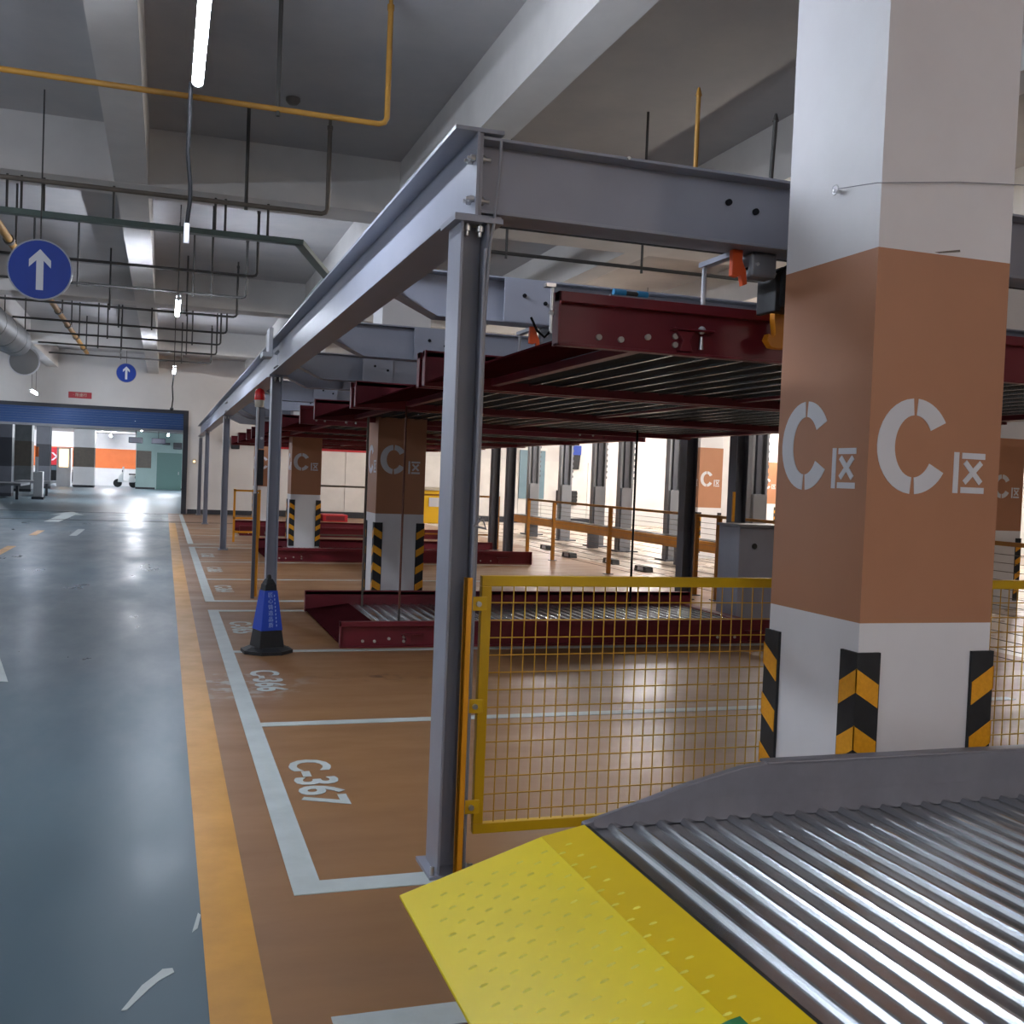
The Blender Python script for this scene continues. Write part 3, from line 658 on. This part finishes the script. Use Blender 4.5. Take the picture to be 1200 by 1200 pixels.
def tube_lamp(x, y0, y1, z, label, m, ztop=ZS, r=.032, group=None, along='y', wires=True):
    t = thing('tube_light', label, 'lamp', (x, y0, z), group)
    a, b = ((x, y0, z), (x, y1, z)) if along == 'y' else ((y0, x, z), (y1, x, z))
    if along != 'y': t.location = (y0, x, z); ROOT[t.name] = Vector((y0, x, z))
    MB().cyl(a, b, r, 12).build('tube', m, t)
    if along == 'y': B(x-r*.9, x+r*.9, y0, y1, z+r*1.02, z+r*1.02+.03).build('batten', M['housing'], t)
    A, Bv = Vector(a), Vector(b); d = (Bv-A).normalized()
    for p, q in ((A-d*.04, A), (Bv, Bv+d*.04)): MB().cyl(p, q, r*1.06, 12).build('end_cap', M['housing'], t)
    if wires:
        for s_ in (.15, .85):
            p = A+(Bv-A)*s_; MB().cyl((p.x, p.y, z+r), (p.x, p.y, ztop), .006, 6).build('hanger', M['pipe_d'], t)
    return t
G = 'tube lights along the aisle'
tube_lamp(.127, 5.0, 6.65, 3.9, 'nearest bright tube light over the aisle at the top edge', M['lamp'], group=G)
tube_lamp(.127, 15.3, 16.9, 3.9, 'second bright tube light hanging on a dark rod over the aisle', M['lamp'], group=G)
tube_lamp(.17, 26.0, 27.5, 3.9, 'third small tube light over the aisle below the pipes', M['lamp'], group=G)
tube_lamp(-3.7, 33.2, 34.7, 3.6, 'distant tube light left of the aisle by the opening', M['lamp'], group=G)
tube_lamp(.127, -4.4, -2.8, 3.9, 'tube light over the aisle behind the camera', M['lamp'], group=G)
for y, l in ((-1.5, 'behind the viewer'), (8.5, 'level with the traffic cone'), (19.0, 'level with the third pillar'), (28.0, 'close to the far wall')):  # unseen left row, added as fill light
    tube_lamp(-5.3, y, y+1.5, 3.9, 'added fill tube light of the left hall side, ' + l, M['lamp'], group=G)
for x, y, l in ((1.9, -3.4, 'right behind the camera'), (4.6, -3.0, 'behind the camera over the deck'), (7.6, -4.5, 'far right behind the camera'), (6.8, 8.6, 'hidden by the big pillar'), (8.4, 17.6, 'hidden above the second frame'), (8.4, 26.0, 'hidden above the far frame')):  # unseen tubes added as fill behind the camera and over the bays
    tube_lamp(x, y, y+1.5, 3.7, 'added fill tube light over the parking rows, ' + l, M['fill_near'] if y < 0 else M['fill_bay'], group='added fill lights over the parking rows')
for x, y, l in ((12.3, 15.5, 'first of the runway row'), (12.3, 23.5, 'middle of the runway row'), (12.3, 31, 'last of the runway row'), (18, 18, 'first of the outer row'), (18, 27, 'middle of the outer row'), (18, 33.5, 'last of the outer row')):  # unseen tubes added to wash out the rear walls and floor
    tube_lamp(x, y, y+2.4, 3.9, 'added bright tube light hidden over the rear hall, ' + l, M['fill_rear'], r=.045, group='added rear hall lights')
for x, y, l in ((-1.2, 46, 'just past the shutter'), (-1.2, 58, 'middle of the lane'), (-3.5, 75, 'before the orange wall'), (-9, 60, 'over the platforms'), (-10, 75, 'over the dark car'), (.2, 66, 'by the green wall')):  # tubes added to brighten the far room
    tube_lamp(x, y, y+2.4, 3.45, 'added tube light in the room beyond the opening, ' + l, M['fill_far'], 3.7, r=.05, group='added lights of the room beyond')
# cable from the first lamp to the next plug
lc = thing('lamp_cable', 'black cable with white plug hanging from the nearest tube light', 'cable', (.12, 6.7, 3.9))
MB().tube([(.127, 6.69, 3.90), (0.091, 6.700, 3.901), (0.088, 6.700, 3.683), (0.084, 6.700, 3.479), (0.103, 6.700, 3.303), (0.106, 6.700, 3.217), (0.091, 6.700, 3.062)], .014, 6).build('cable', M['cable'], lc)
MB().cyl((0.091, 6.7, 3.062), (0.089, 6.7, 2.944), .017, 8).build('plug', M['sign_white'], lc)
lc2 = thing('drop_cable', 'thin dark cord with a switch below the third tube light', 'cable', (.14, 24, 3.2))
MB().tube([(.17, 26.6, 3.86), (.14, 26.6, 3.5), (.16, 26.6, 3.2), (.14, 26.6, 2.98)], .016, 6).build('cord', M['cable'], lc2); MB().ball((.14, 26.6, 2.96), .045).build('switch', M['black'], lc2)
# ================================================================== PIPES
def pipe_x(name, label, y, x0, x1, z, r, m, drops, end_up=True, ztop=ZS, cat='pipe', group=None):
    p = thing(name, label, cat, (x1, y, z), group)
    pts = [(x0, y, z), (x1-.06, y, z), (x1-.02, y, z+.015), (x1, y, z+.05), (x1, y, ztop-.12)] if end_up else [(x0, y, z), (x1, y, z)]
    MB().tube(pts, r, 8).build('pipe', m, p)
    if end_up: MB().cyl((x1, y, ztop-.12), (x1, y, ztop-.02), r*.7, 8).cyl((x1, y, ztop-.13), (x1, y, ztop-.09), r*1.25, 8).build('sprinkler_head', m, p)
    for xd in drops: MB().cyl((xd, y, z-.05), (xd, y, ztop), r*.75, 8).build('hanger', M['pipe_d'], p)
    return p
pipe_x('sprinkler_pipe', 'ochre sprinkler pipe crossing the ceiling nearest the camera', 8.0, -7.8, 1.535, 4.25, .022, M['pipe_y'], (.722, -2.6))
pipe_x('sprinkler_pipe', 'bronze sprinkler pipe behind the ochre one, above the near arrow sign', 11.0, -7.8, 1.525, 4.25, .024, M['pipe_b'], (.711, -2.4))
names = ['first', 'second', 'third', 'fourth', 'fifth', 'sixth', 'seventh']
for i, (y, x1, dr, z) in enumerate(((15.0, 1.147, (.55,), 4.25), (16.95, 1.139, (.35, .62, -1.29), 4.25), (19.2, 1.143, (.3, -.95), 4.25), (21.6, 1.10, (-.3, -.9), 4.25),
                                    (23.7, 1.087, (.5, -1.2), 4.25), (25.8, 1.099, (.42, -1.0, -1.5), 4.25), (28.1, 1.073, (.35, -1.1), 4.25))):
    pipe_x('sprinkler_pipe', '%s dark branch pipe counting away from the grey-green cable tray' % names[i], y, -2.75, x1, z, .020, M['pipe_d'], dr, group='dark sprinkler branch pipes')
mp_ = thing('main_pipe', 'rusty ochre main pipe running along the left of the aisle', 'pipe', (-1.97, 20, 4.42))
MB().tube([(-1.97, 11.5, 4.42), (-1.97, 29.5, 4.42)], .05, 10).build('pipe', M['pipe_y'], mp_)
for y in (13.4, 15, 16.95, 19.2, 21.6, 23.7, 25.8, 28.1):
    MB().cyl((-1.97, y-.06, 4.42), (-1.97, y+.06, 4.42), .068, 10).build('collar', M['pipe_b'], mp_); MB().cyl((-1.92, y+.25, 4.42), (-1.92, y+.25, ZS), .016, 6).build('hanger', M['pipe_d'], mp_)
tr = thing('cable_tray', 'grey-green cable tray bending toward the long steel beam', 'cable tray', (0, 12.35, 4.2))
def tray_seg(a, b, wd=.11, h=.06):
    a = Vector((*a, 4.2)); b = Vector((*b, 4.2)); d = (b-a).normalized(); n_ = Vector((-d.y, d.x, 0))*wd/2
    mb = MB(); vs = [a-n_, a+n_, b+n_, b-n_]; mb._add([*vs, *[v+Vector((0, 0, h)) for v in vs]], [(0, 3, 2, 1), (4, 5, 6, 7), (0, 1, 5, 4), (1, 2, 6, 5), (2, 3, 7, 6), (3, 0, 4, 7)]); mb.build('tray_section', M['tray'], tr)
tray_seg((-7.8, 12.3), (1.42, 12.42)); tray_seg((1.40, 12.38), (2.05, 14.45)); tray_seg((2.05, 14.4), (2.1, 30))
for x in (-1.66, -1.52, -1.3, -.6, .47, .58, 1.05): MB().cyl((x, 12.4, 4.26), (x, 12.4, ZB), .014, 6).build('hanger', M['pipe_d'], tr)
for x0, y0, y1, l in ((2.05, 20.2, 6, 'far'),):
    pass
pipe_x('sprinkler_pipe', 'dark sprinkler pipe above the nearest upper red pallet', 9.5, 1.9, 6.0, 3.72, .018, M['pipe_d'], (3.0, 4.4), end_up=False)
pb = thing('riser_supply', 'dark pipe with ochre and dark sprinkler risers behind the wide cross beam', 'pipe', (2.6, 6.0, 3.1))
MB().tube([(1.5, 6.0, 3.1), (6.9, 6.0, 3.1)], .018, 8).build('pipe', M['pipe_d'], pb)
for x, m, zz in ((3.12, 'pipe_y', 4.05), (3.66, 'pipe_d', 3.97)):
    MB().tube([(x, 6.0, 3.1), (x, 6.0, 3.5), (x+(.02 if m == 'pipe_d' else 0), 6.0, zz)], .015, 8).cyl((x+(.02 if m == 'pipe_d' else 0), 6.0, zz), (x+(.02 if m == 'pipe_d' else 0), 6.0, zz+.05), .022, 8, .008).build('riser', M[m], pb)
for x in (5.0, 6.5): MB().cyl((x, 6.0, 3.1), (x, 6.0, ZS), .01, 6).build('hanger', M['pipe_d'], pb)
dt = thing('smoke_detector', 'small reddish smoke detector on the ceiling over the aisle', 'detector', (1.10, 10.6, ZS))
MB().lathe([(.07, 0), (.07, -.03), (.045, -.06), (.01, -.065)], (1.10, 10.6, ZS), 14).build('housing', M['pipe_b'], dt)
# duct and mirror on the left
du = thing('ventilation_duct', 'grey round ventilation duct high at the left edge', 'duct', (-3.35, 14, 4.2))
MB().cyl((-3.30, 13, 4.15), (-3.12, 25, 4.15), .33, 24).build('duct', M['duct'], du)
for k in range(9): MB().cyl((-3.30+.02*k, 13.5+k*1.35, 4.15), (-3.30+.02*k, 13.56+k*1.35, 4.15), .345, 24).build('joint_ring', M['duct'], du)
for y in (15, 20, 24): MB().cyl((-3.2, y, 4.45), (-3.2, y, ZS), .012, 6).build('hanger', M['pipe_d'], du)
mr = thing('convex_mirror', 'round grey convex mirror hanging left of the aisle', 'mirror', (-2.95, 26, 3.82))
MB().lathe([(.33, 0), (.33, .03), (.30, .04)], (-3.05, 26, 3.82), 28, 'y').build('rim', M['sign_white'], mr)
MB().lathe([(.30, -.002), (.22, -.03), (.1, -.055), (.01, -.06)], (-3.05, 26, 3.82), 28, 'y').build('dome', M['mirror'], mr)
MB().cyl((-3.05, 26.05, 4.1), (-3.05, 26.05, ZS), .014, 6).build('hanger', M['pipe_d'], mr)
# ================================================================== REAR AREA
rfn = thing('rear_fence', 'long amber rear fence with thin wires behind the red pallets', 'fence', (7.45, 12, 0))
ys = (7.2, 9.7, 13.1, 13.75, 16.9, 19.7, 21.25)
for y in ys:
    B(7.42, 7.48, y, y+.06, 0, 1.2).build('post', M['amber_old'], rfn)
    B(7.38, 7.52, y-.04, y+.10, 0, .012).build('foot', M['steel_dark'], rfn)
B(7.43, 7.47, ys[0], ys[-1]+.06, 1.16, 1.20).build('top_rail', M['amber_old'], rfn)
mb = MB()
for k in range(13): mb.cyl((7.45, ys[0], .12+k*.08), (7.45, ys[-1], .12+k*.08), .004, 4)
stuff(mb.build('wires', M['pipe_b'], rfn))
cf = thing('cross_fence', 'short amber fence across the rear behind the far ground pallet', 'fence', (5.3, 22.7, 0))
for x in (5.2, 6.2, 7.2): B(x, x+.05, 22.7, 22.75, 0, 1.2).build('post', M['amber_old'], cf)
B(5.2, 7.25, 22.7, 22.74, 1.16, 1.2).build('top_rail', M['amber_old'], cf); B(5.2, 7.25, 22.7, 22.74, .3, .33).build('lower_rail', M['amber_old'], cf)
ff = thing('gate_frame', 'dark thin gate frame between the third and second pillars', 'fence', (3.2, 22.3, 0))
B(3.05, 3.09, 22.3, 22.34, 0, 1.32).build('post', M['amber_old'], ff); B(4.3, 4.34, 22.3, 22.34, 0, 1.32).build('post', M['amber_old'], ff)
B(3.05, 5.3, 22.3, 22.33, 1.28, 1.32).build('top_rail', M['pipe_b'], ff); B(3.05, 4.34, 22.3, 22.33, .25, .28).build('lower_rail', M['pipe_b'], ff)
f2 = thing('small_gate', 'thin yellow gate frame right of the third steel post', 'fence', (1.6, 23.5, 0))
for x in (1.45, 1.98): B(x, x+.045, 23.5, 23.54, 0, 1.15).build('post', M['amber'], f2)
for z in (.2, .5, 1.1): B(1.45, 2.02, 23.5, 23.53, z, z+.04).build('rail', M['amber'], f2)
def lift(x, y, label, w=.34):
    l = thing('lift_column', label, 'column', (x, y, 0), 'grey car lift columns')
    MB().box(x, x+w, y, y+.08, 0, 3.1).box(x, x+.05, y-.1, y, 0, 3.1).box(x+w-.05, x+w, y-.1, y, 0, 3.1).build('mast', M['motor'], l, .004)
    B(x+.12, x+w-.12, y-.07, y, .4, 3.1).build('inner_mast', M['steel_dark'], l)
    B(x+.03, x+w-.03, y-.16, y-.10, 0, 1.5).build('cover', M['motor'], l, .004)
    mb = MB()
    for k in range(10): mb.box(x+w, x+w+.04, y-.06, y-.02, 1.7+k*.14, 1.76+k*.14)
    stuff(mb.build('lock_teeth', M['steel_dark'], l))
    B(x-.1, x+w+.1, y-.3, y+.2, 0, .03).build('base_plate', M['steel_dark'], l)
for y, l in ((29.2, 'pale lift column beside the blue-grey door'), (26.6, 'sunlit lift column left of the white wall'), (24.3, 'left lift column of the middle pair'),
             (22.7, 'right lift column of the middle pair'), (20.2, 'dark lift column right of the thin hoist rope'), (16.9, 'tall dark lift column next to the dark rear post')):
    lift(10.15, y, l)
pr = thing('lift_runway', 'yellow-edged lift runway crossing behind the rear fence', 'runway', (10, 14, .3))
B(9.80, 9.86, 13.5, 29.5, .36, .56).build('side_plate', M['amber_old'], pr); B(9.86, 10.14, 13.5, 29.5, .5, .58).build('tread', M['steel_dark'], pr)
for y in (14, 19, 23.6, 28): B(9.84, 10.1, y, y+.12, 0, .5).build('leg', M['steel_dark'], pr)
for y, x, l in ((20.4, 8.1, 'black wheel stop nearest the amber fence end'), (18.9, 8.4, 'black wheel stop with white end left of the rear fence post'), (17.3, 8.35, 'black wheel stop right of the rear fence post'), (22.6, 8.4, 'small far wheel stop')):
    ws = thing('wheel_stop', l, 'wheel stop', (x, y, 0), 'wheel stops')
    MB().prism([(y, 0), (y+.5, 0), (y+.47, .1), (y+.03, .1)], 'x', x, x+.16).build('block', M['black'], ws, .01); MB().prism([(y+.1, .02), (y+.35, .02), (y+.33, .09), (y+.12, .09)], 'x', x-.004, x).build('reflector', M['sign_white'], ws)
cab = thing('control_cabinet', 'low grey metal cabinet right of the dark rear post, behind the mesh fence', 'cabinet', (7.0, 11.2, 0))
B(6.64, 7.36, 11.2, 11.7, 0, 1.13).build('body', M['steel'], cab, .01); B(6.62, 7.38, 11.18, 11.72, 1.13, 1.16).build('top', M['motor'], cab); MB().cyl((6.85, 11.2, .9), (6.85, 11.19, .9), .035, 12).build('lock', M['black'], cab)
ym = thing('yellow_machine', 'bright yellow machine box right of the second pillar', 'machine', (6.9, 28, 0))
B(6.72, 7.9, 28.4, 29.5, .28, 1.20).build("body", M["machine"], ym, .02); B(6.68, 7.95, 28.35, 29.55, 1.20, 1.28).build("lid", M["beige"], ym); B(7.0, 7.4, 28.38, 28.4, .75, 1.0).build("label_plate", M["sign_white"], ym)
for x in (6.8, 7.7): B(x, x+.1, 28.5, 29.4, 0, .28).build("foot", M["black"], ym)
bx = thing('wall_bin', 'dark box with blue top fixed high on the rear wall', 'box', (14.35, 36.6, 2.0))
MB().prism([(14.35, 2.6), (14.85, 2.6), (14.8, 2.06), (14.45, 2.06)], 'y', 36.75, 36.95).build('body', M['black'], bx); B(14.35, 14.85, 36.7, 36.95, 2.6, 2.95).build('top', M['sign_blue'], bx)
b2 = thing('wall_unit', 'dark slatted unit low on the rear white wall', 'box', (14.2, 36.6, .8))
for k in range(4): B(14.0, 14.8, 36.8, 36.95, .72+k*.13, .82+k*.13).build('slat', M['black'], b2)
B(14.0, 14.8, 36.85, 36.95, .7, 1.25).build('back', M['frame'], b2)
for x0, l in ((4.0, 'left of the two flat red parts on the floor by the sheet wall'), (4.9, 'right of the two flat red parts on the floor by the sheet wall')):
    k = thing('red_pallet_part', l, 'pallet part', (x0, 34, 0)); B(x0, x0+.8, 34, 35, 0, .22).build('slab', M['redband'], k, .01); B(x0+.1, x0+.7, 33.98, 34, .04, .18).build('face', M['red'], k)
cm = thing('wall_speaker', 'small black wall speaker beyond the third steel post', 'speaker', (2.2, 36.9, 2.3)); B(2.15, 2.42, 36.8, 37, 2.25, 2.65).build('body', M['black'], cm, .02); B(2.18, 2.39, 36.79, 36.8, 2.28, 2.6).build('grille', M['frame'], cm)
db = thing('door_button', 'small lit door button on the wall beside the opening', 'button', (.95, 37, 1.7)); B(.9, 1.02, 36.95, 37, 1.68, 1.86).build('plate', M['beige'], db); MB().cyl((.96, 36.95, 1.77), (.96, 36.93, 1.77), .035, 10).build('knob', M['lit_box'], db)
# ================================================================== ROOM BEYOND
def far_pillar(x, y, w, m0, m1, label):
    p = thing('pillar', label, 'pillar', (x, y, 0)); B(x, x+w, y, y+w, 0, .14).build('dark_foot', M['frame'], p)
    B(x, x+w, y, y+w, .14, 1.30).build('lower_band', m0, p); B(x, x+w, y, y+w, 1.30, 2.55).build('brown_band', m1, p); B(x, x+w, y, y+w, 2.55, 3.7).build('upper_shaft', m0, p)
far_pillar(-5.5, 72.5, 1.25, M['white'], M['pipe_b'], 'white pillar with brown band in front of the orange wall beyond')
far_pillar(-7.0, 66, .75, M['steel_dark'], M['frame'], 'dark pillar left of the white arrow wall beyond the opening')
far_pillar(-7.35, 58, 1.0, M['duct'], M['pipe_b'], 'grey pillar with dark brown band far left beyond the opening')
far_pillar(-7.0, 50, .75, M['steel_dark'], M['frame'], 'dark pillar at the left edge beyond the opening')
wa = MB()
mk = thing('chevron_board', 'orange-red wall panel with white double chevron beyond the opening', 'panel', (-7.3, 79.9, 1.3))
B(-7.7, -6.2, 79.88, 79.94, 1.3, 2.55).build('panel', M['redband'], mk)
for dx in (0, .35): MB().prism([(-7.5+dx, 2.2), (-7.35+dx, 2.2), (-7.05+dx, 1.92), (-7.35+dx, 1.65), (-7.5+dx, 1.65), (-7.2+dx, 1.92)], 'y', 79.85, 79.88).build('chevron', M['sign_white'], mk)
kb = thing('lit_booth', 'glowing orange and white booth beyond the opening', 'booth', (-6.1, 75, 1))
B(-6.6, -5.75, 74, 75, 0, 2.5).build('body', M['white'], kb); B(-6.45, -5.9, 73.97, 74, 1.25, 2.4).build('lit_panel', M['lit_box'], kb)
bg = thing('barrier_gate', 'white and orange barrier post at the left beyond the opening', 'barrier', (-5.0, 47, 0))
B(-5.05, -4.7, 47, 47.4, .1, 1.15).build('cabinet', M['housing'], bg, .02); B(-5.0, -4.88, 46.97, 47, 1.1, 1.75).build('marker', M['sign_white'], bg); B(-5.0, -4.88, 46.96, 47, 1.75, 2.15).build('orange_marker', M['orange_band'], bg); B(-5.1, -4.65, 46.9, 47.5, 0, .1).build('base', M['frame'], bg)
for i, (x, y, l) in enumerate(((-6.4, 52, 'grey raised platform behind the barrier post'), (-6.9, 46, 'dark platform left of the barrier post'))):
    t = thing('car_platform', l, 'platform', (x, y, 0)); B(x, x+1.5, y, y+3, .55, .65).build('top', M['motor'], t)
    for dx in (.1, 1.3): B(x+dx, x+dx+.1, y+.1, y+.2, 0, .55).build('leg', M['frame'], t)
dk = thing('dark_car', 'dark car parked in front of the white arrow wall beyond', 'car', (-7.8, 76, 0))
MB().prism([(-8.2, .3), (-8.2, .8), (-7.6, .95), (-7.2, 1.35), (-6.2, 1.35), (-5.8, .95), (-5.6, .8), (-5.6, .3)], 'y', 76, 77.6).build('body', M['black'], dk, .05)
B(-7.1, -6.3, 75.98, 76, 1.0, 1.28).build('side_window', M['slate'], dk)
for x in (-7.7, -6.1): MB().cyl((x, 75.95, .32), (x, 76.2, .32), .32, 16).build('wheel', M['frame'], dk)
sc = thing('motor_scooter', 'white and black motor scooter parked against the white wall beyond', 'scooter', (-2.5, 76, 0))
for x in (-2.95, -1.95): MB().cyl((x, 76.0, .28), (x, 76.14, .28), .28, 16).build('wheel', M['black'], sc)
MB().prism([(-2.95, .35), (-2.9, .75), (-2.7, 1.0), (-2.6, .98), (-2.62, .5), (-2.3, .42), (-2.2, .8), (-1.7, .85), (-1.65, .5), (-1.9, .35)], 'y', 75.93, 76.22).build('body', M['fan'], sc, .03)
B(-2.25, -1.65, 75.93, 76.2, .85, .95).build('seat', M['black'], sc, .03); MB().tube([(-2.65, 75.75, 1.15), (-2.66, 76.07, 1.05), (-2.65, 76.4, 1.15)], .03, 6).build('handlebar', M['black'], sc)
MB().prism([(-2.72, 1.05), (-2.58, 1.05), (-2.55, 1.4), (-2.65, 1.4)], 'y', 75.95, 76.2).build('windshield', M['sign_white'], sc, .02)
MB().cyl((-1.72, 75.9, .72), (-1.72, 76.2, .72), .15, 10).build('top_box', M['black'], sc)
for x, z, wd, l in ((-.15, 2.95, .5, 'small'), (.55, 2.7, .55, 'large')):
    q = thing('wall_box', '%s dark box on the green wall beyond the opening' % l, 'box', (x, 72.9, z)); B(x, x+wd, 72.75, 73, z, z+(.14 if l == 'small' else .42)).build('body', M['frame'], q, .02); B(x+.05, x+wd-.05, 72.74, 72.75, z+.03, z+.1).build('face', M['steel_dark'], q)
for i, (x, y) in enumerate(((-1.9, 62), (-.7, 62))):
    q = thing('ceiling_unit', '%s dark unit under the ceiling beyond the opening' % ('left' if i == 0 else 'right'), 'unit', (x, y, 2.75)); B(x, x+.75, y, y+.6, 2.78, 3.1).build('body', M['navy'], q, .03); MB().cyl((x+.37, y+.3, 3.1), (x+.37, y+.3, 3.7), .02, 6).build('hanger', M['pipe_d'], q)
